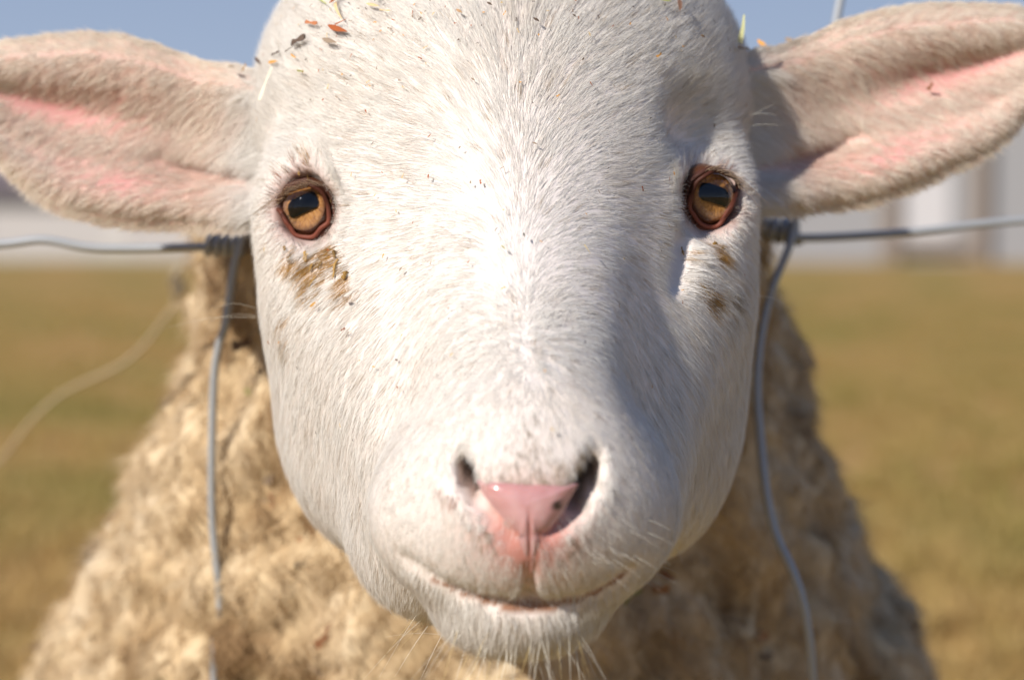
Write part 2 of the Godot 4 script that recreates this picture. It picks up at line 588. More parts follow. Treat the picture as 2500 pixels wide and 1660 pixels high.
# Builds the ear's skin into body and its hair into fur. s runs from the root to the tip, t from the lower to the upper edge.
func ear(upper: Array, lower: Array, out: float, body: Shape, fur: Shape) -> void:
	var ns := 44
	var nt := 36
	var up := spread_line(upper, ns)
	var lo := spread_line(lower, ns)
	var g := Shape.new()
	for a in ns:
		var s := a / (ns - 1.0)
		for b in nt:
			var t := b / (nt - 1.0)
			var q := lo[a].lerp(up[a], t)
			var z := 646.0 + 18.0 * smoothstep(0.0, 0.35, s)
			var wide := lo[a].distance_to(up[a]) / 400.0
			z += 6.0 * sin(PI * t) * wide * (1.0 - 0.4 * s)                    # the cup
			z -= 4.0 * bump(t, 0.80, 0.2) * wide * smoothstep(0.1, 0.4, s)                             # upper rim rolls forward
			z += 5.0 * bump(t, 0.56 + 0.02 * s, 0.14) * bump(s, 0.68, 0.22) * wide  # the deep fold
			z -= 1.2 * bump(t, 0.42, 0.12) * bump(s, 0.55, 0.35) * wide
			z += 9.0 * bump(t, 0.30 + 0.15 * s, 0.08) * bump(s, 0.24, 0.12)   # the second fold, from the root
			z -= 6.0 * bump(t, 0.14, 0.12) * bump(s, 0.4, 0.4) * wide
			z += 1.5 * bump(t, 0.0, 0.06) + 3.0 * bump(t, 1.0, 0.07)
			g.v.append(V(q.x, q.y, z))
			var pink := bump(t, 0.58, 0.14) * bump(s, 0.65, 0.32) + 0.9 * bump(t, 0.2, 0.12) * bump(s, 0.47, 0.15) + 0.5 * bump(t, 0.75, 0.12) * bump(s, 0.08, 0.12)
			g.c.append(Color(0.62, 0.42, 0.35).lerp(Color(0.58, 0.27, 0.25), clampf(pink, 0.0, 1.0)))
	for a in ns - 1:
		for b in nt - 1:
			var k := a * nt + b
			var quad := [k, k + 1, k + nt, k + 1, k + nt + 1, k + nt] if out < 0.0 else [k, k + nt, k + 1, k + 1, k + nt, k + nt + 1]
			g.i.append_array(quad)
	g.smooth()
	if g.n[ns * nt / 2].z < 0.0:
		for k in range(0, g.i.size(), 3):
			var x := g.i[k]
			g.i[k] = g.i[k + 1]
			g.i[k + 1] = x
		g.smooth()
	var front := g.v.size()
	# hair, from the front sheet and over both edges
	var freq := FastNoiseLite.new()
	freq.seed = 11
	freq.frequency = 0.07
	for q in 15500:
		var s := rng.randf()
		var t: float = rng.randf() if q % 4 else float(rng.randi() % 2) + rng.randf_range(-0.13, 0.13)
		t = clampf(t, 0.0, 0.999)
		var a := mini(int(s * (ns - 1)), ns - 2)
		var b := mini(int(t * (nt - 1)), nt - 2)
		var k := a * nt + b
		var fa := s * (ns - 1) - a
		var fb := t * (nt - 1) - b
		var p: Vector3 = g.v[k].lerp(g.v[k + nt], fa).lerp(g.v[k + 1].lerp(g.v[k + nt + 1], fa), fb)
		var n: Vector3 = g.n[k].lerp(g.n[k + nt], fa).lerp(g.n[k + 1].lerp(g.n[k + nt + 1], fa), fb).normalized()
		var deep := bump(t, 0.57, 0.11) * bump(s, 0.66, 0.26)
		if rng.randf() < deep * 0.7: continue
		if rng.randf() < 0.6 * bump(t, 0.22, 0.10) * bump(s, 0.46, 0.14): continue
		var flow := Vector3(out * (0.95 - 0.3 * s), -0.5 - 0.35 * bump(t, 0.68, 0.1) + 0.25 * bump(t, 0.95, 0.1), 0.0)
		var length := 5.0 + 4.0 * bump(t, 0.55, 0.16) * (1.0 - s * 0.6) + 4.0 * bump(s, 0.1, 0.2)
		var lift := 0.16
		if t > 0.9:
			flow = Vector3(out * 0.9, 0.35, -0.1)
			length = 4.0
		elif t < 0.07:
			flow = Vector3(out * 0.8, -0.6, -0.1)
			length = 4.5
		flow += n.cross(flow) * (freq.get_noise_3dv(p) * 0.5 + rng.randf_range(-0.15, 0.15))
		flow = (flow - n * flow.dot(n)).normalized()
		var edge := bump(t, 0.0, 0.12) + bump(t, 1.0, 0.14) + bump(s, 1.0, 0.15)
		var col := Color(0.83, 0.675, 0.585).lerp(Color(0.85, 0.76, 0.63), clampf(edge, 0.0, 1.0))
		var pick := rng.randf()
		if pick < 0.18: col = Color(0.70, 0.50, 0.41)
		elif pick > 0.72:
			col = Color(0.87, 0.79, 0.69)
			length *= 1.35
		col = col.lerp(Color(0.80, 0.775, 0.74), clampf(1.0 - (s - 0.11) / 0.12, 0.0, 1.0))
		var v := rng.randf_range(0.9, 1.06)
		lock(fur, p, n, flow, 6, length, lift, 1.1, 0.065, Color(col.r * v, col.g * v, col.b * v))
	# the back sheet and the edges
	for a in ns:
		for b in nt:
			var t := b / (nt - 1.0)
			g.v.append(g.v[a * nt + b] + Vector3(0, 0, -0.7 - 2.4 * sqrt(sin(PI * t))))
			g.c.append(Color(0.6, 0.42, 0.35))
	var faces := g.i.duplicate()
	for k in range(0, faces.size(), 3):
		g.i.append_array([faces[k] + front, faces[k + 2] + front, faces[k + 1] + front])
	var rim := []
	for a in ns: rim.append(a * nt)
	for b in range(1, nt): rim.append((ns - 1) * nt + b)
	for a in range(ns - 2, -1, -1): rim.append(a * nt + nt - 1)
	for k in rim.size() - 1:
		var x: int = rim[k]
		var y: int = rim[k + 1]
		g.i.append_array([x, y, x + front, y, y + front, x + front])
	for q in 5000:                                                       # hair on the back
		var a := rng.randi_range(0, ns - 2)
		var b := rng.randi_range(1, nt - 2)
		var p := g.v[front + a * nt + b].lerp(g.v[front + (a + 1) * nt + b + 1], rng.randf())
		var n := -g.n[a * nt + b]
		var flow := Vector3(out, rng.randf_range(-0.3, 0.3), 0.0)
		flow = (flow - n * flow.dot(n)).normalized()
		lock(fur, p, n, flow, 4, 6.0, 0.3, 1.2, 0.12, Color(0.72, 0.68, 0.61))
	g.smooth()
	body.add(g)

# ---------------------------------------------------------------- eyes
func ring_point(e: int, px: float, py: float, r: float) -> Vector3:   # where that sight line meets, or comes closest to, a sphere round the eye
	var ray := V(px, py, 1.0).normalized()
	var c: Vector3 = eye_c[e]
	var along := ray.dot(c)
	var off2 := c.length_squared() - along * along
	if off2 < r * r: return ray * (along - sqrt(r * r - off2))
	return ray * along + (ray * along - c).normalized() * 0.0

func eyelid(e: int, outline: Array, body: Shape) -> Array:
	var pts := []
	var mid := Vector2.ZERO
	for q in outline: mid += Vector2(q[0], q[1]) / outline.size()
	for q in outline: pts.append(ring_point(e, q[0], q[1], 12.4))
	pts.append(pts[0])
	pts.append(pts[1])
	var upper := Color(0.06, 0.017, 0.008)
	var lower := Color(0.17, 0.05, 0.03)
	for pass_ in 2:
		var ring := []
		for k in pts.size():
			var o: Vector3 = pts[k] - eye_c[e] - eye_g[e] * eye_g[e].dot(pts[k] - eye_c[e])
			ring.append(pts[k] + o.normalized() * (0.4 + 1.0 * pass_) - eye_g[e] * (0.2 + 1.7 * pass_) + Vector3(0, -0.15, 1) * (2.6 * smoothstep(1.0, 7.0, pts[k].y - eye_c[e].y)) + Vector3(sin(k * 2.3), cos(k * 3.1), 0) * 0.22)
		var t := tube(ring, ring.map(func(_x): return 0.75), 8, upper, 5)
		for k in t.v.size():
			var low := clampf((eye_c[e].y - t.v[k].y) / 6.0 + 0.2, 0.0, 1.0)
			t.c[k] = upper.lerp(lower, low) if pass_ == 0 else Color(0.06, 0.022, 0.014).lerp(Color(0.17, 0.07, 0.048), low)
		body.add(t)
	return pts

func make_eye(e: int, sheep: Node3D) -> void:
	var c: Vector3 = eye_c[e]
	var g: Vector3 = eye_g[e]
	var eye := Node3D.new()
	eye.name = "eye"
	sheep.add_child(eye, true)
	var roll := 0.30 if e == 0 else -0.18
	var y := (Vector3.UP - g * g.dot(Vector3.UP)).normalized().rotated(g, roll)
	var frame := Basis(y.cross(g).normalized(), y, g)
	# eyeball: a sphere with a flat in front, where the iris lies
	var ball := Shape.new()
	var rings := 20
	var sides := 32
	for a in rings + 1:
		var th := lerpf(0.72, PI, float(a) / rings)
		for b in sides:
			var ph := TAU * b / sides
			var n := Vector3(sin(th) * cos(ph), sin(th) * sin(ph), cos(th))
			ball.v.append(c + frame * (n * 11.4))
			ball.n.append(frame * n)
			ball.c.append(Color(0.09, 0.035, 0.018) if a < 7 else Color(0.35, 0.2, 0.15))
	for a in rings:
		for b in sides:
			var k := a * sides + b
			var k2 := a * sides + (b + 1) % sides
			ball.i.append_array([k, k2, k + sides, k2, k2 + sides, k + sides])
	var wet := paint(Color.WHITE, 0.12, true)
	wet.metallic_specular = 0.5
	put("eyeball", shift(ball, base_at).mesh(), wet, eye)
	# iris: a shallow dish of radial fibres
	var iris := Shape.new()
	var nz := FastNoiseLite.new()
	nz.seed = 20 + e
	nz.frequency = 1.0
	sides = 120
	rings = 14
	for a in rings + 1:
		var r := 7.7 * a / rings
		for b in sides:
			var ph := TAU * b / sides
			iris.v.append(c + frame * Vector3(r * cos(ph), r * sin(ph), 8.0 + 0.7 * r / 7.7 + 0.25 * nz.get_noise_2d(cos(ph) * 9.0 + r, sin(ph) * 9.0 + r)))
			var f := nz.get_noise_3d(cos(ph) * 11.0, sin(ph) * 11.0, r * 0.45) * 0.5 + nz.get_noise_3d(cos(ph) * 4.0, sin(ph) * 4.0, r * 0.8) * 0.5
			var col := Color(0.28, 0.11, 0.022).lerp(Color(0.40, 0.20, 0.06), clampf(f + 0.5, 0.0, 1.0))
			if f < -0.12: col = col.lerp(Color(0.15, 0.055, 0.015), 0.7)
			col = col.lerp(Color(0.09, 0.03, 0.008), clampf((r - 6.1) / 1.6 + f * 0.5, 0.0, 1.0))
			iris.c.append(col)
	for a in rings:
		for b in sides:
			var k := a * sides + b
			var k2 := a * sides + (b + 1) % sides
			iris.i.append_array([k, k + sides, k2, k2, k + sides, k2 + sides])
	iris.smooth()
	if iris.n[sides * 4].dot(g) < 0.0:
		for k in range(0, iris.i.size(), 3):
			var x := iris.i[k]
			iris.i[k] = iris.i[k + 1]
			iris.i[k + 1] = x
		iris.smooth()
	put("iris", shift(iris, base_at).mesh(), paint(Color.WHITE, 0.55, true), eye)
	# pupil: a wide bar with rounded ends, a little uneven
	var pupil := Shape.new()
	pupil.v.append(c + frame * Vector3(0, 0, 8.7))
	for b in 48:
		var ph := TAU * b / 48.0
		var q := Vector2(absf(cos(ph)) ** 0.45 * signf(cos(ph)) * 5.6, absf(sin(ph)) ** 0.55 * signf(sin(ph)) * (2.9 + 0.35 * nz.get_noise_1d(b * 0.37)))
		if e == 0 and q.x < 0.0: q.y -= 0.9 * pow(-q.x / 5.6, 2.0)
		if e == 1 and q.x > 0.0: q.y -= 0.9 * pow(q.x / 5.6, 2.0)
		pupil.v.append(c + frame * Vector3(q.x, q.y + 0.8, 8.73 + 0.06 * q.length()))
	for b in 48: pupil.i.append_array([0, 1 + (b + 1) % 48, 1 + b])
	pupil.smooth()
	var black := paint(Color(0.004, 0.004, 0.005), 0.8)
	black.specular_mode = BaseMaterial3D.SPECULAR_DISABLED
	put("pupil", shift(pupil, base_at).mesh(), black, eye)
	# cornea: a clear dome
	var cornea := Shape.new()
	sides = 48
	rings = 14
	for a in rings + 1:
		var th := 1.06 * a / rings
		for b in sides:
			var ph := TAU * b / sides
			var n := Vector3(sin(th) * cos(ph), sin(th) * sin(ph), cos(th))
			cornea.v.append(c + frame * (n * 9.0 + Vector3(0, 0, 4.2)))
			cornea.n.append(frame * n)
	for a in rings:
		for b in sides:
			var k := a * sides + b
			var k2 := a * sides + (b + 1) % sides
			cornea.i.append_array([k, k2, k + sides, k2, k2 + sides, k + sides])
	var glass := StandardMaterial3D.new()
	glass.transparency = BaseMaterial3D.TRANSPARENCY_ALPHA
	glass.albedo_color = Color(0, 0, 0, 0.02)
	glass.roughness = 0.02
	glass.metallic_specular = 0.5
	put("cornea", shift(cornea, base_at).mesh(), glass, eye)

func lashes(fur: Shape) -> void:
	# left eye: a drooping fringe on the upper lid, drawn to a point at its outer end
	for q in 110:
		var t := rng.randf()
		var a := Vector2(792, 458).lerp(Vector2(676, 508), t) + Vector2(0, -20.0 * sin(PI * t) - rng.randf_range(2, 14))
		var root := ring_point(0, a.x, a.y, 15.0)
		var d := Vector3(-0.85, lerpf(0.25, -0.55, t), 0.45 - 0.3 * t) + Vector3(rng.randf_range(-0.2, 0.2), rng.randf_range(-0.2, 0.2), rng.randf_range(-0.1, 0.2))
		var l := rng.randf_range(0.7, 1.1) * (3.5 + 8.0 * t)
		var dark := rng.randf() < 0.2 + 0.2 * t
		strand(fur, [root, root + d * l * 0.5 + Vector3(0, 0.1 * l, 0.0), root + d * l], 0.06, Color(0.62, 0.47, 0.33) if not dark else Color(0.16, 0.1, 0.06))
	# right eye: longer, sweeping out and down
	for q in 120:
		var t := rng.randf()
		var a := Vector2(1722, 418).lerp(Vector2(1806, 462), t) + Vector2(10.0 * sin(PI * t), -12.0 * sin(PI * t) - rng.randf_range(0, 12))
		var root := ring_point(1, a.x, a.y, 15.0)
		var d := Vector3(0.8, lerpf(0.2, -0.75, t), 0.45 - 0.25 * t) + Vector3(rng.randf_range(-0.2, 0.2), rng.randf_range(-0.2, 0.2), rng.randf_range(-0.1, 0.2))
		var l := rng.randf_range(0.7, 1.1) * (4.0 + 6.5 * t)
		var dark := rng.randf() < 0.3
		strand(fur, [root, root + d * l * 0.5 + Vector3(0, 0.1 * l, 0.0), root + d * l], 0.06, Color(0.6, 0.46, 0.33) if not dark else Color(0.14, 0.09, 0.06))
	# short dark lashes below and round the inner corners
	for q in 160:
		var e := q % 2
		var a := rng.randf_range(-2.9, 0.6) if e == 0 else rng.randf_range(2.6, 6.1)
		var c := Vector2(743, 512) if e == 0 else Vector2(1738, 488)
		var d := Vector2(cos(a), -sin(a))
		var r := c + d * rng.randf_range(64.0, 74.0) * (Vector2(1.0, 1.15) if e == 0 else Vector2(0.85, 1.15))
		var root := ring_point(e, r.x, r.y, 13.0)
		var tip := root + Vector3(d.x, -d.y, 0.25) * rng.randf_range(1.5, 3.2)
		strand(fur, [root, (root + tip) * 0.5 + Vector3(0, 0, 0.3), tip], 0.07, Color(0.2, 0.12, 0.09) if rng.randf() < 0.6 else Color(0.65, 0.58, 0.5))

# ---------------------------------------------------------------- nose
func make_nose(sheep: Node3D) -> void:
	var s := Shape.new()
	var nz := FastNoiseLite.new()
	nz.seed = 8
	nz.frequency = 0.9
	var c2 := Vector2(1286, 1232)
	var outline := []
	for k in pad_poly.size():
		for q in 4: outline.append(pad_poly[k].lerp(pad_poly[(k + 1) % pad_poly.size()], q / 4.0))
	var sides := outline.size()
	var rings := 12
	for a in rings + 1:
		var r := float(a) / rings
		for b in sides:
			var q: Vector2 = c2.lerp(outline[b], pow(r, 0.8))
			var p := touch(q.x, q.y)
			var up := 1.3 * (1.0 - pow(r, 2.0)) - 1.1 * pow(r, 5.0)
			var split := exp(-pow((q.x - 1293.0) / 5.0, 2.0)) * clampf((q.y - 1235.0) / 60.0, 0.0, 1.0)
			up -= 0.9 * split
			up -= 0.7 * exp(-pow((q.y - 1305.0) / 5.6, 2.0)) * (1.0 - split)       # crease between pad and lip
			up += 0.16 * nz.get_noise_3dv(p * 0.5) + 0.10 * nz.get_noise_3dv(p * 1.3)
			s.v.append(p + Vector3(0, 0, up))
			var col := Color(0.50, 0.26, 0.255).lerp(Color(0.56, 0.33, 0.325), clampf(nz.get_noise_3dv(p * 0.2) + 0.5, 0.0, 1.0))
			col = col.lerp(Color(0.44, 0.17, 0.145), clampf(split * 0.8 + exp(-pow((q.y - 1190.0) / 18.0, 2.0)) * 0.5, 0.0, 1.0))
			var spot := q.distance_to(Vector2(1360, 1234))
			if spot < 16.0: col = Color(0.015, 0.013, 0.016).lerp(col, clampf((spot - 9.0) / 7.0, 0.0, 1.0))
			s.c.append(col)
	for a in rings:
		for b in sides:
			var k := a * sides + b
			var k2 := a * sides + (b + 1) % sides
			s.i.append_array([k, k + sides, k2, k2, k + sides, k2 + sides])
	s.smooth()
	if s.n[sides * 5].z < 0.0:
		for k in range(0, s.i.size(), 3):
			var x := s.i[k]
			s.i[k] = s.i[k + 1]
			s.i[k + 1] = x
		s.smooth()
	var m := paint(Color.WHITE, 0.3, true)
	m.clearcoat_enabled = true
	m.clearcoat = 1.0
	m.clearcoat_roughness = 0.07
	m.subsurf_scatter_enabled = true
	m.subsurf_scatter_strength = 0.12
	var o := put("nose", shift(s, base_at).mesh(), m, sheep)
	tag(o, "moist pink nose pad with one black spot")

# ---------------------------------------------------------------- trunk, legs and fleece
func M(x: float, y: float, z: float) -> Vector3:
	return cam_basis.inverse() * (Vector3(x, y, z) - CAM) * 1000.0

func trunk() -> Shape:
	var f := Field.new()
	f.cone(V(1240, 640, 745), 52, M(-0.015, 0.62, -1.02), 110, 10)
	f.cone(M(-0.01, 0.57, -1.14), 140, M(-0.01, 0.57, -1.72), 150, 60)
	for x in [-1.0, 1.0]:
		f.cone(M(x * 0.085, 0.50, -1.12), 52, M(x * 0.1, 0.27, -1.13), 25, 40)
		f.cone(M(x * 0.1, 0.27, -1.13), 25, M(x * 0.1, 0.07, -1.14), 15, 10)
		f.cone(M(x * 0.1, 0.07, -1.14), 15, M(x * 0.1, 0.021, -1.12), 22, 10)
		f.cone(M(x * 0.09, 0.52, -1.72), 80, M(x * 0.12, 0.36, -1.64), 40, 40)
		f.cone(M(x * 0.12, 0.36, -1.64), 36, M(x * 0.11, 0.22, -1.8), 19, 10)
		f.cone(M(x * 0.11, 0.22, -1.8), 19, M(x * 0.11, 0.07, -1.79), 15, 10)
		f.cone(M(x * 0.11, 0.07, -1.79), 15, M(x * 0.11, 0.021, -1.77), 22, 10)
	var s := nets(f, Vector3(-220, -960, -1960), Vector3(220, 110, -690), 13.0)
	s.smooth()
	for p in s.v: s.c.append(Color(0.62, 0.52, 0.45))
	return s

func make_fleece(body: Node) -> void:
	var f := Field.new()
	f.cone(Vector3(-12, 34, -810), 103, Vector3(-14, -260, -965), 222, 10)
	f.ball(Vector3(-112, -175, -945), Vector3(92, 100, 100), 50)
	f.ball(Vector3(92, -185, -945), Vector3(88, 100, 100), 50)
	f.cone(M(-0.01, 0.56, -1.2), 195, M(-0.01, 0.57, -1.72), 200, 60)
	var s := nets(f, Vector3(-290, -580, -2010), Vector3(290, 170, -690), 9.0)
	s.smooth()
	var lump := FastNoiseLite.new()
	lump.seed = 31
	lump.noise_type = FastNoiseLite.TYPE_CELLULAR
	lump.cellular_return_type = FastNoiseLite.RETURN_DISTANCE
	lump.frequency = 0.017
	var fine := FastNoiseLite.new()
	fine.seed = 33
	fine.frequency = 0.03
	for k in s.v.size():
		var p := s.v[k]
		var q := Vector3(p.x, p.y * 0.6 + p.x * 0.15, p.z) + Vector3(fine.get_noise_3dv(p), fine.get_noise_3dv(p + Vector3(70, 0, 0)), 0) * 22.0
		var h := -46.0 * lump.get_noise_3dv(q) - 10.0 + 12.0 * fine.get_noise_3dv(p * 1.6) + 1.5 * fine.get_noise_3dv(p * 4.0)
		s.v[k] = p + s.n[k] * h
		var tone := fine.get_noise_3dv(p * 0.7 + Vector3(300, 0, 0)) + 0.2 * fine.get_noise_3dv(p * 3.1)
		var col := Color(0.56, 0.405, 0.215).lerp(Color(0.62, 0.51, 0.36), clampf(tone + 0.5, 0.0, 1.0))
		if tone < -0.12: col = col.lerp(Color(0.24, 0.145, 0.07), clampf((-0.12 - tone) * 3.5, 0.0, 0.85))
		s.c.append(col)
	s.smooth()
	var wool := Shape.new()
	for t in range(0, s.i.size(), 3):
		var ia := s.i[t]
		var pa := s.v[ia]
		if pa.z < -1180.0: continue
		var pb := s.v[s.i[t + 1]]
		var pc := s.v[s.i[t + 2]]
		var cnt := int((pb - pa).cross(pc - pa).length() * 0.5 * 0.085 + rng.randf())
		for q in cnt:
			var p := pa.lerp(pb, rng.randf()).lerp(pc, rng.randf() * 0.5)
			var n := s.n[ia]
			var flow := Vector3(fine.get_noise_3dv(p * 1.3), -0.8, 0.2) + n.cross(Vector3.UP) * rng.randf_range(-1.2, 1.2)
			flow = (flow - n * flow.dot(n)).normalized()
			var col := s.c[ia] * rng.randf_range(0.92, 1.12)
			lock(wool, p, n, flow, 6, rng.randf_range(6, 14), rng.randf_range(0.15, 0.55), 3.0, 0.14, col)
	var m := paint(Color.WHITE, 0.9, true)
	m.rim_enabled = true
	m.rim = 0.3
	var o := put("fleece", shift(s, base_at).mesh(), m, body)
	tag(o, "thick matted cream fleece stained with dirt")
	var m2 := paint(Color.WHITE, 0.75, true)
	m2.backlight_enabled = true
	m2.backlight = srgb(0.5, 0.45, 0.36)
	tag(put("wool_locks", shift(wool, base_at).mesh(), m2, body), "", "", "", "stuff")

func make_whiskers(body: Node) -> void:
	var s := Shape.new()
	var pale := Color(0.78, 0.74, 0.64)
	for q in [[625, 775, 408, 800, 640, 0.09], [622, 752, 520, 753, 640, 0.09], [622, 770, 500, 790, 640, 0.08], [1850, 722, 1942, 763, 640, 0.1], [1848, 726, 1915, 748, 640, 0.08], [905, 1360, 830, 1362, 590, 0.07], [920, 1400, 850, 1415, 590, 0.07], [1640, 1330, 1668, 1376, 590, 0.08], [1570, 1390, 1660, 1400, 580, 0.07],
			[1130, 1560, 940, 1555, 560, 0.1], [1790, 330, 1895, 252, 640, 0.1], [1780, 300, 1900, 280, 640, 0.1], [1770, 330, 1915, 305, 640, 0.09]]:
		var a := V(q[0], q[1], q[4])
		var b := V(q[2], q[3], q[4] - 8.0)
		strand(s, [a, a.lerp(b, 0.5) + Vector3(0, 1.6, 1), b], q[5], pale)
	for k in 95:
		var x := rng.randf_range(1010, 1560)
		var y := 1500.0 + 100.0 * sqrt(maxf(0.0, 1.0 - pow((x - 1280.0) / 300.0, 2.0))) + rng.randf_range(-60, 0)
		var p := touch(x, y)
		if -p.z > 640.0: continue
		var d := Vector3((x - 1285.0) / 300.0 + rng.randf_range(-0.35, 0.35), -0.9, rng.randf_range(-0.1, 0.4)).normalized()
		var l := rng.randf_range(8, 24)
		strand(s, [p, p + d * l * 0.5 + Vector3(0, 0.5, 1.0), p + d * l + Vector3(d.x, -1.0, 0) * l * 0.12], rng.randf_range(0.06, 0.12), pale if rng.randf() < 0.8 else Color(0.55, 0.42, 0.2))
	for k in 60:
		var x := rng.randf_range(960, 1620)
		var p := touch(x, rng.randf_range(1250, 1420))
		var d := Vector3((x - 1290.0) / 220.0, -0.5, 0.5).normalized()
		var l := rng.randf_range(4, 10)
		strand(s, [p, p + d * l * 0.5, p + d * l + Vector3(0, -0.6, -0.4)], 0.06, pale)
	var o := put("whiskers", shift(s, base_at).mesh(), paint(Color.WHITE, 0.4, true), body)
	tag(o, "long thin pale whiskers", "", "", "stuff")

# ---------------------------------------------------------------- fence
func make_fence() -> void:
	var at := Vector3(0, 0, -0.74)
	var fence := thing("wire_fence", at, "galvanised woven wire fence that the sheep pushes its head through", "fence")
	var zinc := paint(Color(0.34, 0.355, 0.37), 0.55)
	zinc.metallic = 0.25
	zinc.metallic_specular = 0.5
	var coil := func(c: Vector3, dir: Vector3, turns: float, r: float, wr: float):
		var side := dir.cross(Vector3(0.1, 0.2, 1)).normalized()
		var up := side.cross(dir)
		var pts := []
		var n := int(turns * 10)
		for k in n + 1:
			var a := TAU * k / 10.0
			pts.append(c + dir * ((float(k) / n - 0.5) * turns * wr * 2.1) + (side * cos(a) + up * sin(a)) * r)
		put("knot", shift(tube(pts, pts.map(func(_x): return wr), 7, Color.WHITE, 2), at).mesh(), zinc, fence)
	var wire := func(called: String, pts: Array, r: float):
		put(called, shift(tube(pts, pts.map(func(_x): return r), 10, Color.WHITE, 8), at).mesh(), zinc, fence)
	# the top strand in view, lifted over the nape
	wire.call("horizontal_wire", [V(-3000, 600, 745), V(-900, 612, 742), V(-200, 604, 738), V(0, 596, 738), V(106, 586, 738), V(212, 604, 738), V(318, 607, 738), V(508, 602, 738), V(600, 592, 745), V(740, 330, 778), V(1000, 80, 800), V(1250, 20, 805), V(1500, 60, 800), V(1740, 300, 785), V(1860, 545, 778), V(1938, 580, 775), V(2224, 567, 780), V(2500, 538, 785), V(3000, 520, 790), V(5000, 560, 800)], 1.75)
	coil.call(V(548, 598, 738), Vector3(1, 0.02, 0), 4.0, 3.3, 1.6)
	coil.call(V(1905, 562, 775), Vector3(1, -0.1, 0), 4.0, 4.0, 1.9)
	var low_l := V(522, 1660, 752)
	var low_r := V(1985, 1660, 725)
	wire.call("vertical_wire", [V(820, -420, 740), V(725, 0, 738), V(655, 330, 736), V(590, 590, 734), V(572, 650, 734), V(550, 790, 735), V(532, 850, 737), V(520, 960, 740), V(517, 1250, 745), V(536, 1480, 748), low_l, M(-0.12, 0.48, -0.75), M(-0.105, 0.1, -0.75)], 1.6)
	wire.call("vertical_wire", [V(2120, -420, 775), V(2052, 0, 773), V(2000, 250, 772), V(1945, 520, 768), V(1928, 600, 765), V(1876, 735, 758), V(1850, 900, 748), V(1856, 1060, 740), V(1884, 1270, 730), low_r, M(0.12, 0.48, -0.77), M(0.11, 0.1, -0.79)], 1.75)
	for h in [1.06, 0.66, 0.48, 0.32, 0.18]:
		wire.call("horizontal_wire", [M(-1.4, h, -0.745), M(-0.4, h - 0.004, -0.742), M(0.0, h, -0.748), M(0.4, h + 0.003, -0.775), M(1.4, h, -0.8)], 1.75)
	for x in [-0.72, -0.52, -0.32, 0.34, 0.55, 0.75]:
		wire.call("vertical_wire", [M(x, 1.14, -0.76), M(x + 0.005, 0.86, -0.755), M(x - 0.004, 0.48, -0.76), M(x, 0.1, -0.76)], 1.6)
		for h in [1.06, 0.66, 0.48, 0.32, 0.18]: coil.call(M(x, h, -0.755), Vector3(1, 0, 0), 3.0, 3.2, 1.5)
	for x in [-1.4, 1.4]:
		var z := -0.745 if x < 0.0 else -0.8
		var post := tube([M(x, -0.3, z - 0.05), M(x, 0.4, z - 0.05), M(x + 0.004, 1.25, z - 0.05)], [50.0, 49.0, 46.0], 14, Color.WHITE, 3)
		put("fence_post", shift(post, at).mesh(), paint(Color(0.25, 0.2, 0.16), 0.9), fence)

# ---------------------------------------------------------------- bits of dry plants in the wool
func leaf_shape(a: Vector3, b: Vector3, n: Vector3, wide: float, curl: float, kind: int) -> Shape:
	var s := Shape.new()
	var d := b - a
	var side := d.cross(n).normalized()
	var steps := 7
	for k in steps + 1:
		var t := float(k) / steps
		var w := wide * (sin(PI * clampf(t * 0.92 + 0.05, 0.0, 1.0)) if kind == 0 else (1.0 - 0.75 * t if kind == 1 else 0.75 + 0.25 * sin(t * 9.0)))
		var mid := a + d * t + n * (curl * sin(PI * t)) + side * (curl * 0.5 * sin(PI * t * 1.3))
		for e in [[-1.0, 0.35], [0.0, 0.0], [1.0, 0.35], [1.0, 0.12], [0.0, -0.28], [-1.0, 0.12]]:
			s.v.append(mid + side * (w * e[0]) + n * (w * e[1]))
	for k in steps:
		for e in 6:
			var x := k * 6 + e
			var y := k * 6 + (e + 1) % 6
			s.i.append_array([x, y, x + 6, y, y + 6, x + 6])
	for e in range(1, 5):
		s.i.append_array([0, e + 1, e])
		s.i.append_array([steps * 6, steps * 6 + e, steps * 6 + e + 1])
	s.smooth()
	return s

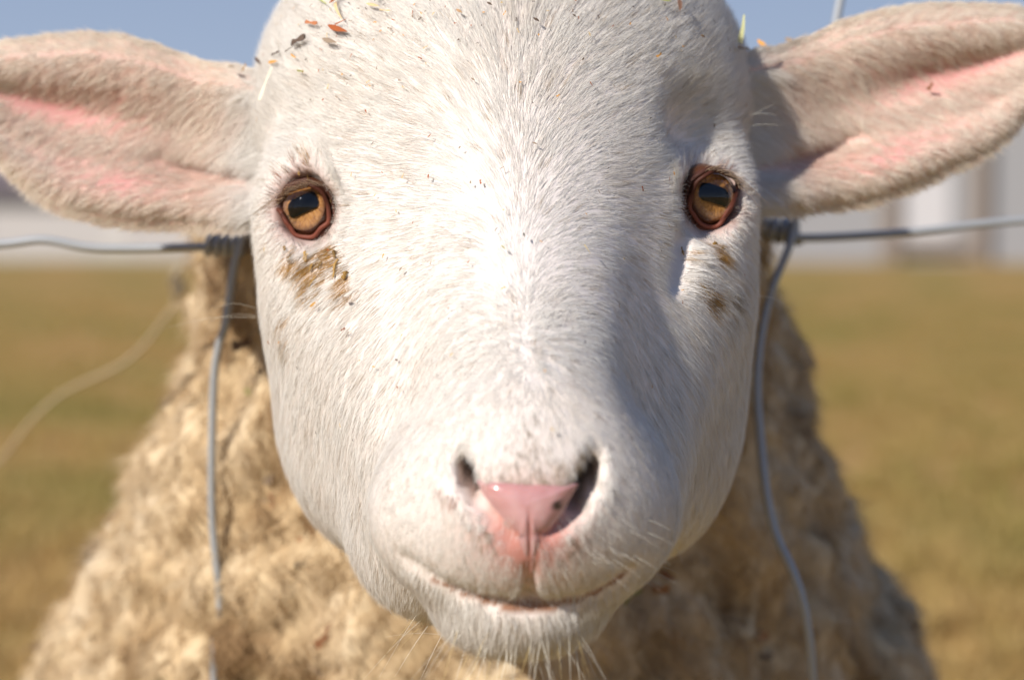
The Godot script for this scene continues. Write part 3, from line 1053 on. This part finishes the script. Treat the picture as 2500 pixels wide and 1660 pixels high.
func make_bits() -> void:
	var red := Color(0.33, 0.09, 0.025)
	var dark := Color(0.11, 0.075, 0.055)
	var tan := Color(0.60, 0.45, 0.24)
	var amber := Color(0.62, 0.30, 0.07)
	var olive := Color(0.26, 0.25, 0.08)
	var pale := Color(0.82, 0.78, 0.62)
	var taupe := Color(0.28, 0.21, 0.15)
	var green := Color(0.48, 0.52, 0.16)
	# [name, from, to, half width in pixels, kind, colour, label, depth or 0 for the skin]
	for q in [
		["leaf_scrap", 818, 20, 856, -4, 6, 0, red, "russet leaf scrap standing at the top of the crown", 0],
		["leaf_scrap", 815, 70, 862, 88, 7, 0, red, "curled russet leaf scrap lying flat on the crown", 0],
		["leaf_scrap", 730, 114, 762, 100, 9, 2, dark, "dark brown square leaf scrap on the crown beside the thin twig", 0],
		["leaf_scrap", 802, 101, 837, 113, 6, 0, taupe, "taupe leaf scrap below the curled russet one", 0],
		["straw", 667, 157, 631, 244, 3.6, 2, pale, "straight white straw caught above the eye with the golden tear stains", 634],
		["grass_blade", 785, 0, 812, 22, 3, 1, green, "small yellow-green blade beside the russet scrap atop the crown", 0],
		["husk", 833, 18, 848, 58, 5, 1, tan, "pale tan husk hanging below the russet scrap atop the crown", 0],
		["leaf_scrap", 925, 15, 936, -5, 4, 0, dark, "small dark curl at the top of the crown", 0],
		["husk", 905, 20, 937, 28, 4, 0, tan, "flat tan husk beside the small dark curl", 0],
		["stem", 937, 35, 962, 38, 2, 2, tan, "thin tan stem beyond the flat tan husk", 0],
		["leaf_scrap", 832, 70, 860, 57, 2.5, 1, red, "thin russet sliver touching the curled russet scrap", 0],
		["leaf_scrap", 762, 62, 790, 68, 5, 2, Color(0.42, 0.16, 0.07), "ragged rust-red crumb between the russet scraps and the dark square", 0],
		["husk", 674, 157, 697, 155, 4, 0, amber, "orange husk beside the top of the white straw", 0],
		["husk", 728, 137, 741, 148, 2.5, 0, amber, "tiny orange husk below the dark square leaf scrap", 0],
		["twig", 714, 133, 738, 118, 2, 1, dark, "thin dark twig running into the dark square leaf scrap", 0],
		["stem", 682, 140, 700, 133, 3, 2, dark, "short dark stem above the orange husk", 0],
		["leaf_scrap", 741, 175, 760, 180, 2.5, 0, olive, "olive sliver on the brow", 0],
		["seed", 1190, 18, 1203, 26, 3, 0, dark, "dark seed on the crown by the parting", 0],
		["husk", 1118, 34, 1132, 44, 3.5, 0, Color(0.42, 0.26, 0.14), "brown husk on the crown short of the dark seed by the parting", 0],
		["seed", 1299, 55, 1313, 65, 3.5, 0, dark, "larger dark seed in the parting of the forehead", 0],
		["leaf_scrap", 590, 172, 600, 156, 3, 2, Color(0.36, 0.22, 0.1), "brown crumb where the crown meets the ear beside the white straw", 650],
		["leaf_scrap", 622, 138, 635, 158, 4, 0, dark, "dark flake where the crown meets the ear beside the white straw", 645],
		["leaf_scrap", 556, 160, 572, 164, 4, 0, taupe, "grey flake at the root of the ear beside the white straw", 655],
		["bud", 1642, 5, 1643, 38, 7, 0, Color(0.35, 0.19, 0.12), "pointed brown bud on the crown", 0],
		["grass_blade", 1588, 8, 1626, 16, 3.5, 0, Color(0.60, 0.60, 0.18), "yellow-green blade lying beside the pointed brown bud", 0],
		["grass_blade", 1803, 123, 1817, 52, 7, 1, Color(0.66, 0.67, 0.36), "pale green pointed blade standing up from the side of the crown", 0],
		["husk", 1782, 121, 1810, 127, 4, 2, taupe, "brown chip at the foot of the standing pale green blade", 0],
		["leaf_scrap", 1850, 96, 1876, 122, 6, 0, amber, "orange leaf at the ear root beyond the standing green blade", 660],
		["leaf_scrap", 1918, 92, 1940, 106, 7, 0, taupe, "grey-brown leaf on top of the ear beyond the orange leaf", 672],
		["leaf_scrap", 1838, 172, 1856, 182, 4, 0, olive, "olive scrap at the edge of the crown under the standing green blade", 0],
		["leaf_scrap", 1876, 233, 1894, 236, 4, 0, olive, "olive scrap at the root of the ear below the orange leaf", 668],
		["seed", 1693, 94, 1704, 100, 3.5, 0, Color(0.2, 0.12, 0.06), "round brown seed midway between brown bud and standing blade", 0],
		["husk", 1588, 146, 1600, 138, 3, 2, amber, "orange speck on the forehead above the clean-cheeked eye", 0],
		["leaf_scrap", 2266, 218, 2278, 204, 5, 2, Color(0.24, 0.11, 0.05), "brown crumb in the pink fold of the ear", 668],
		["leaf_scrap", 2176, 400, 2194, 418, 3.5, 0, Color(0.36, 0.17, 0.09), "brown sliver on the lower lobe of the ear with the crumb", 672],
		["leaf_scrap", 852, 732, 868, 735, 4, 0, taupe, "grey chip on the cheek below the golden tear stains", 0],
		["husk", 774, 752, 790, 741, 3.5, 0, Color(0.46, 0.26, 0.08), "orange-brown husk on the cheek below the golden tear stains", 0],
		["seed", 850, 811, 860, 807, 3, 2, Color(0.24, 0.12, 0.08), "tiny dark red seed on the cheek under the grey chip", 0],
		["seed", 676, 825, 679, 838, 3, 0, Color(0.30, 0.15, 0.08), "tiny brown seed at the outer edge of the cheek", 0],
		["stem", 1413, 612, 1428, 634, 2, 1, Color(0.72, 0.55, 0.25), "yellow stem bit beside the bridge of the nose", 0],
		["seed", 1278, 585, 1281, 596, 2.5, 0, Color(0.12, 0.11, 0.08), "small black seed between the eyes", 0],
		["stem", 1228, 615, 1238, 626, 2, 0, olive, "small olive stem bit below the black seed between the eyes", 0],
	]:
		var a: Vector3
		var b: Vector3
		var n: Vector3
		if q[9] > 0:
			a = V(q[1], q[2], q[9])
			b = V(q[3], q[4], q[9] - 3.0)
			n = Vector3(0, 0.3, 0.95)
		else:
			a = touch(q[1], q[2])
			if -a.z > 720.0: a = V(q[1], q[2], 660.0)
			var m := touch((q[1] + q[3]) * 0.5, (q[2] + q[4]) * 0.5)
			n = grad(head, m) if -m.z < 720.0 else Vector3(0, 0.6, 0.8)
			b = V(q[3], q[4], -a.z)
			if absf(q[4] - q[2]) < 60.0 or q[0] == "straw": b = touch(q[3], q[4])
			if -b.z > -a.z + 40.0: b = V(q[3], q[4], -a.z + 2.0)
			var lift := n * 3.0
			if q[0] == "grass_blade" and q[5] > 5:
				b = V(q[3], q[4], -a.z - 4.0)
			a += lift
			b += lift
		var c := (a + b) * 0.5
		var at := wpos(c)
		var half: float = q[5] * -c.z / FOCAL
		var o := put(q[0], shift(leaf_shape(a, b, n.normalized(), half, half * 0.6, q[6]), at).mesh(), paint(q[7], 0.75), self)
		o.position = at
		tag(o, q[8], "straw" if q[0] in ["straw", "stem", "husk"] else "blade" if q[0] == "grass_blade" else "twig" if q[0] == "twig" else "seed" if q[0] in ["seed", "bud"] else "leaf", "plant bits caught in the wool of the head")
	# crumbs too small to count
	var s := Shape.new()
	for k in 230:
		var x := rng.randf_range(620, 1830)
		var y := rng.randf_range(0, 330) * rng.randf()
		if k > 150: y = rng.randf_range(200, 1100)
		if k > 60 and k < 120: x = rng.randf_range(600, 960)
		var p := touch(x, y)
		if -p.z > 700.0: continue
		var n := grad(head, p)
		var d := Vector3(rng.randf_range(-1, 1), rng.randf_range(-1, 1), 0)
		d = (d - n * d.dot(n)).normalized() * rng.randf_range(0.3, 0.9)
		p += n * rng.randf_range(1.2, 2.6)
		var l := leaf_shape(p - d, p + d, n, rng.randf_range(0.12, 0.3), 0.1, k % 3)
		var col: Color = [dark, red, tan, taupe, amber][k % 5]
		for e in l.v.size(): l.c.append(col)
		s.add(l)
	var o := put("chaff", shift(s, wpos(touch(1250, 200))).mesh(), paint(Color.WHITE, 0.8, true))
	o.position = wpos(touch(1250, 200))
	tag(o, "fine brown chaff scattered over the forehead and crown", "chaff", "", "stuff")
	# burrs and stalks in the fleece
	for q in [["burr", 1968, 1045, 1985, 1040, 8, 1, dark, "dark burr sticking out of the shaded fleece, topmost on its edge", 850], ["burr", 2058, 1240, 2075, 1226, 9, 0, Color(0.3, 0.2, 0.08), "brown burr on the edge of the shaded fleece, second from the top", 865],
			["stalk", 2190, 1640, 2230, 1510, 4, 2, Color(0.35, 0.24, 0.12), "forked brown stalk standing out of the shaded fleece", 885], ["burr", 2215, 1545, 2250, 1515, 9, 0, Color(0.25, 0.15, 0.07), "brown burr at the end of the forked stalk", 884],
			["bark_scrap", 604, 585, 612, 665, 14, 0, Color(0.62, 0.36, 0.18), "orange bark scrap wedged beside the wire knot under the ear", 748],
			["burr", 565, 845, 610, 835, 14, 2, Color(0.16, 0.10, 0.06), "dark burr caught on the upright wire by the sunlit fleece", 742]]:
		var a := V(q[1], q[2], q[9])
		var b := V(q[3], q[4], q[9])
		var at := wpos((a + b) * 0.5)
		var half: float = q[5] * q[9] / FOCAL
		var o2 := put(q[0], shift(leaf_shape(a, b, Vector3(0.1, 0.2, 0.97), half, half * 0.7, q[6]), at).mesh(), paint(q[7], 0.85))
		o2.position = at
		tag(o2, q[8], "burr" if q[0] == "burr" else "twig", "plant bits in the fleece")
	var bits := Shape.new()
	for k in 150:
		var left := rng.randf() < 0.6
		var y := rng.randf_range(720, 1660)
		var t := (y - 700.0) / 960.0
		var x := lerpf(500.0, 120.0, t) + rng.randf() * lerpf(120.0, 800.0, t) if left else lerpf(1800.0, 1450.0, t) + rng.randf() * lerpf(60.0, 700.0, t)
		var p := V(x, y, 0.0)
		var ray := V(x, y, 1.0)
		var far := 690.0
		for w in 60:
			var c0 := Vector3(-12, 34, -810)
			var e0 := Vector3(-14, -260, -965) - c0
			var h := clampf((ray * far - c0).dot(e0) / e0.dot(e0), 0.0, 1.0)
			var dd := (ray * far - c0 - e0 * h).length() - lerpf(103.0, 230.0, h)
			far += dd * 0.9
		if far > 930.0: continue
		p = ray * (far - 6.0)
		var d := Vector3(rng.randf_range(-1, 1), rng.randf_range(-1, 1), rng.randf_range(-0.5, 0.5)).normalized() * rng.randf_range(1.5, 6.0)
		var l := leaf_shape(p - d, p + d, Vector3(0.1, 0.2, 0.97), rng.randf_range(0.8, 2.2), 0.6, k % 3)
		var col: Color = [dark, Color(0.25, 0.12, 0.06), Color(0.4, 0.22, 0.11), taupe, olive][k % 5]
		for e in l.v.size(): l.c.append(col)
		bits.add(l)
	var at2 := wpos(V(400, 1400, 850))
	var o3 := put("fleece_litter", shift(bits, at2).mesh(), paint(Color.WHITE, 0.85, true))
	o3.position = at2
	tag(o3, "brown crumbs of leaf and seed matted into the fleece", "litter", "", "stuff")
	# a dry grass stem bowing in front of the pasture
	var st := Node3D.new()
	var foot := wpos(V(-420, 1900, 1150))
	foot.y = 0.0
	var stem := thing("dry_grass_stem", foot, "single bowed dry grass stem rising from the pasture to the fleece", "grass")
	st.free()
	put("stalk", shift(tube([cam_basis.inverse() * (foot - CAM) * 1000.0, V(-200, 1420, 1150), V(0, 1125, 1130), V(130, 975, 1120), V(310, 880, 1115), V(412, 762, 1110), V(432, 725, 1110)], [1.3, 1.3, 1.2, 1.2, 1.2, 1.1, 1.1], 7, Color.WHITE, 6), foot).mesh(), paint(Color(0.36, 0.28, 0.17), 0.7), stem)
	put("seed_head", shift(tube([V(428, 735, 1110), V(434, 705, 1108), V(425, 678, 1106), V(440, 650, 1106)], [1.5, 4.5, 3.5, 1.0], 8, Color.WHITE, 5), foot).mesh(), paint(Color(0.38, 0.30, 0.19), 0.8), stem)

func make_crust(sheep: Node3D) -> void:
	var gold := [Color(0.26, 0.15, 0.04), Color(0.17, 0.10, 0.03), Color(0.36, 0.22, 0.07)]
	var k := 0
	for q in [[700, 612, 696, 600, 5], [705, 622, 716, 645, 9], [746, 615, 750, 648, 9], [770, 640, 758, 668, 6], [818, 610, 820, 632, 7], [826, 632, 816, 682, 5], [848, 655, 844, 690, 8], [792, 636, 778, 660, 5], [731, 412, 735, 426, 6], [753, 424, 763, 443, 4], [810, 485, 816, 494, 5], [775, 675, 758, 702, 3], [1738, 597, 1752, 602, 7], [1756, 604, 1766, 614, 5], [1705, 688, 1738, 738, 4], [1664, 604, 1672, 628, 3]]:
		var a := touch(q[0], q[1])
		var b := touch(q[2], q[3])
		var n := grad(head, (a + b) * 0.5)
		a += n * 0.5
		b += n * 0.9
		var lump := Shape.new()
		for e in 4:
			var j: Vector3 = Vector3(rng.randf_range(-1, 1), rng.randf_range(-1, 1), 0) * q[4] * 0.07
			var t := rng.randf_range(0.0, 0.4)
			lump.add(leaf_shape(a.lerp(b, t) + j, a.lerp(b, t + rng.randf_range(0.45, 0.7)) + j * 0.3, n, q[4] * rng.randf_range(0.05, 0.10), 0.2, e % 3))
		put("tear_crust", shift(lump, base_at).mesh(), paint(gold[k % 3], 0.6), sheep)
		k += 1

# ---------------------------------------------------------------- pasture and buildings
func make_pasture() -> void:
	var ground := MeshInstance3D.new()
	var pm := PlaneMesh.new()
	pm.size = Vector2(1600, 1600)
	ground.mesh = pm
	var m := StandardMaterial3D.new()
	m.roughness = 0.95
	m.metallic_specular = 0.2
	m.uv1_triplanar = true
	m.uv1_world_triplanar = true
	m.uv1_scale = Vector3(0.035, 0.035, 0.035)
	var tex := NoiseTexture2D.new()
	tex.width = 1024
	tex.height = 1024
	tex.seamless = true
	tex.noise = FastNoiseLite.new()
	tex.noise.seed = 12
	tex.noise.frequency = 0.009
	tex.noise.fractal_octaves = 6
	tex.noise.fractal_gain = 0.55
	var ramp := Gradient.new()
	ramp.offsets = PackedFloat32Array([0.0, 0.35, 0.55, 0.75, 1.0])
	ramp.colors = PackedColorArray([srgb(0.17, 0.16, 0.035), srgb(0.26, 0.19, 0.055), srgb(0.34, 0.215, 0.07), srgb(0.39, 0.23, 0.085), srgb(0.43, 0.28, 0.125)])
	tex.color_ramp = ramp
	m.albedo_texture = tex
	ground.material_override = m
	ground.name = "pasture"
	add_child(ground)
	tag(ground, "", "", "", "structure")
	# short dry grass on the near part
	var blade := Shape.new()
	for k in 9:
		var a := TAU * k / 9.0 + k
		var d := Vector3(cos(a), 0, sin(a))
		var side := Vector3(-d.z, 0, d.x) * 0.004
		var h := 0.03 + 0.025 * ((k * 7) % 5) / 4.0
		var at := blade.v.size()
		var o := d * 0.02
		for p in [o - side, o + side, o + d * 0.02 + Vector3.UP * h * 0.6 - side * 0.7, o + d * 0.02 + Vector3.UP * h * 0.6 + side * 0.7, o + d * 0.055 + Vector3.UP * h]:
			blade.v.append(p)
			blade.n.append(Vector3(d.x * -0.3, 0.95, d.z * -0.3))
		blade.i.append_array([at, at + 2, at + 1, at + 1, at + 2, at + 3, at + 2, at + 4, at + 3])
	var mm := MultiMesh.new()
	mm.transform_format = MultiMesh.TRANSFORM_3D
	mm.use_colors = true
	mm.mesh = blade.mesh()
	mm.instance_count = 14000
	var tone := FastNoiseLite.new()
	tone.seed = 12
	tone.frequency = 0.16
	for k in 14000:
		var z := -1.9 - 26.0 * pow(rng.randf(), 2.0)
		var x := rng.randf_range(-0.45, 0.45) * (absf(z) + 1.2)
		var sc := rng.randf_range(0.7, 1.5)
		mm.set_instance_transform(k, Transform3D(Basis(Vector3.UP, rng.randf() * TAU).scaled(Vector3(sc, sc, sc)), Vector3(x, 0, z)))
		var t := clampf(tone.get_noise_2d(x, z) + rng.randf_range(-0.25, 0.25) + 0.5, 0.0, 1.0)
		mm.set_instance_color(k, Color(0.31, 0.26, 0.07).lerp(Color(0.53, 0.34, 0.13), t))
	var g := MultiMeshInstance3D.new()
	g.name = "grass"
	g.multimesh = mm
	var gm := paint(Color.WHITE, 0.8, true)
	gm.backlight_enabled = true
	gm.backlight = srgb(0.3, 0.3, 0.2)
	g.material_override = gm
	add_child(g)
	tag(g, "short dry tan and olive pasture grass", "grass", "", "stuff")

func make_buildings() -> void:
	# long low pale building with a dark roof
	var at := Vector3(-17.0, 0, -80.0)
	var barn := thing("long_barn", at, "long low pale-walled barn with a dark roof beyond the pasture", "barn")
	put("wall", box(Vector3(-17, 0, -5), Vector3(13, 2.55, 0)), paint(Color(0.44, 0.41, 0.39), 0.9), barn)
	var roof := SurfaceTool.new()
	roof.begin(Mesh.PRIMITIVE_TRIANGLES)
	var pr := PrismMesh.new()
	pr.size = Vector3(6.4, 1.9, 31.0)
	roof.append_from(pr, 0, Transform3D(Basis(Vector3.UP, PI / 2), Vector3(-2, 2.552 + 0.95, -2.5)))
	put("roof", roof.commit(), paint(Color(0.13, 0.105, 0.11), 0.8), barn)
	for x in [-12.0, -6.0, 0.0, 6.0]:
		put("door", box(Vector3(x, 0.004, -0.05), Vector3(x + 1.0, 2.0, 0.04)), paint(Color(0.48, 0.45, 0.42), 0.8), barn)
	var yard := put("track", box(Vector3(-60, 0.0, -79.5), Vector3(3, 0.03, -66)), paint(Color(0.50, 0.46, 0.36), 0.95))
	tag(yard, "", "", "", "structure")
	# grey shed with a white door between brown posts
	var at2 := Vector3(11.0, 0, -60.0)
	var shed := thing("grey_shed", at2, "grey shed with a white door and brown posts beyond the pasture", "shed")
	put("wall", box(Vector3(-3.6, 0, -6), Vector3(8, 5.2, 0)), paint(Color(0.30, 0.30, 0.31), 0.8), shed)
	var rt := SurfaceTool.new()
	rt.begin(Mesh.PRIMITIVE_TRIANGLES)
	var pr2 := PrismMesh.new()
	pr2.size = Vector3(7.0, 1.3, 12.4)
	rt.append_from(pr2, 0, Transform3D(Basis(Vector3.UP, PI / 2), Vector3(2.2, 5.202 + 0.65, -3)))
	put("roof", rt.commit(), paint(Color(0.25, 0.27, 0.32), 0.6), shed)
	put("door", box(Vector3(1.15, 0.75, -0.05), Vector3(2.75, 2.9, 0.06)), paint(Color(0.54, 0.53, 0.54), 0.7), shed)
	for x in [0.55, 3.35, 5.9]:
		put("post", box(Vector3(x, 0.0, 0.1), Vector3(x + 0.5, 5.1, 0.35)), paint(Color(0.25, 0.21, 0.18), 0.9), shed)
	put("rail", box(Vector3(1.06, 0.35, 0.12), Vector3(3.34, 0.62, 0.3)), paint(Color(0.27, 0.21, 0.16), 0.9), shed)

# ---------------------------------------------------------------- ready
func _ready() -> void:
	rng.seed = 7
	# camera
	cam_basis = Basis(Vector3.RIGHT, deg_to_rad(-PITCH))
	var cam := Camera3D.new()
	cam.name = "camera"
	add_child(cam)
	cam.transform = Transform3D(cam_basis, CAM)
	cam.fov = rad_to_deg(2.0 * atan(830.0 / FOCAL))
	cam.near = 0.02
	cam.far = 2000.0
	var lens := CameraAttributesPhysical.new()
	lens.frustum_focal_length = 60.0
	lens.frustum_focus_distance = 0.575
	lens.exposure_aperture = 60.0 / 9.5
	lens.frustum_far = 2000.0
	cam.attributes = lens
	cam.fov = rad_to_deg(2.0 * atan(830.0 / FOCAL))
	cam.make_current()
	# sky
	var env := Environment.new()
	var sky := ProceduralSkyMaterial.new()
	sky.sky_top_color = srgb(0.09, 0.165, 0.35)
	sky.sky_horizon_color = srgb(0.365, 0.435, 0.545)
	sky.sky_curve = 0.18
	sky.ground_horizon_color = srgb(0.28, 0.24, 0.16)
	sky.ground_bottom_color = srgb(0.2, 0.16, 0.09)
	sky.sun_angle_max = 1.0
	env.background_mode = Environment.BG_SKY
	env.sky = Sky.new()
	env.sky.sky_material = sky
	env.tonemap_mode = Environment.TONE_MAPPER_LINEAR
	env.tonemap_exposure = 1.23
	env.sdfgi_enabled = true
	env.ssao_enabled = true
	env.ssil_enabled = true
	var we := WorldEnvironment.new()
	we.name = "sky_and_air"
	we.environment = env
	add_child(we)
	# sun: behind the lens, to the left, rather high
	var sun := DirectionalLight3D.new()
	sun.name = "sun"
	sun.light_energy = 1.5
	sun.light_color = Color(1.0, 0.972, 0.935)
	sun.light_angular_distance = 0.5
	sun.shadow_enabled = true
	add_child(sun)
	sun.look_at_from_position(Vector3(-0.62, 0.58, 0.66), Vector3.ZERO)

	make_pasture()
	make_buildings()
	make_sheep()
	make_fence()
	make_bits()

func make_sheep() -> void:
	var t0 := Time.get_ticks_msec()
	head_field()
	head_details()
	groom()
	base_at = Vector3(-0.01, 0, -1.35)
	var sheep := thing("sheep", base_at, "white-faced sheep with amber eyes looking out through the wire fence", "sheep")
	var skin := nets(head, Vector3(-100, -125, -770), Vector3(100, 160, -470), CELL)
	skin.smooth()
	print("head ", Time.get_ticks_msec() - t0, " verts ", skin.v.size())
	for ix in skin.v.size():
		var p := skin.v[ix]
		var col := Color(0.72, 0.65, 0.60)
		var d := -p.z
		var x := 1250.0 + p.x * FOCAL / d
		var y := 830.0 - p.y * FOCAL / d
		for e in 2:
			col = col.lerp(Color(0.26, 0.105, 0.075), clampf(gauss(p, eye_c[e] + eye_g[e] * 8.0, 11.0) * 1.6, 0.0, 1.0))
		if d < 565.0:
			var pink := exp(-pow((x - 1290.0) / 120.0, 2.0) - pow((y - 1300.0) / 110.0, 2.0))
			col = col.lerp(Color(0.52, 0.23, 0.19), clampf(pink * 1.4, 0.0, 1.0))
			if y > 1380.0 and lip_gap(p, x) > 0.0: col = Color(0.30, 0.16, 0.10)
		skin.c.append(col)
	var fur := grow_head(skin)
	print("fur ", Time.get_ticks_msec() - t0, " hairs ", fur.v.size() / 5)
	var ears := Shape.new()
	ear([[740, 215], [655, 185], [593, 168], [494, 156], [415, 124], [336, 100], [237, 88], [138, 94], [40, 106], [0, 116], [-55, 148], [-92, 235]],
		[[740, 540], [660, 552], [613, 552], [514, 550], [395, 547], [297, 541], [198, 521], [119, 485], [40, 423], [0, 372], [-55, 310], [-94, 250]], -1.0, ears, fur)
	ear([[1735, 185], [1790, 145], [1841, 128], [1928, 112], [1987, 88], [2047, 60], [2126, 37], [2224, 21], [2343, 15], [2422, 19], [2500, 33], [2592, 110]],
		[[1745, 500], [1805, 514], [1865, 513], [1940, 507], [2066, 497], [2185, 466], [2303, 414], [2383, 375], [2442, 335], [2500, 261], [2560, 190], [2594, 125]], 1.0, ears, fur)
	var lids := Shape.new()
	for e in 2: eyelid(e, LIDS[e], lids)
	lashes(fur)
	skin.add(ears)
	skin.add(lids)
	skin.add(trunk())
	var hide := paint(Color.WHITE, 0.55, true)
	var body := put("body", shift(skin, base_at).mesh(), hide, sheep)
	for e in 2: make_eye(e, sheep)
	make_nose(sheep)
	make_crust(sheep)
	make_fleece(body)
	make_whiskers(body)
	var coat := paint(Color.WHITE, 0.6, true)
	coat.backlight_enabled = true
	coat.backlight = srgb(0.8, 0.78, 0.74)
	coat.metallic_specular = 0.4
	var o := put("face_fur", shift(fur, base_at).mesh(), coat, body)
	tag(o, "short white hair of the face and ears", "", "", "stuff")
	print("sheep ", Time.get_ticks_msec() - t0)
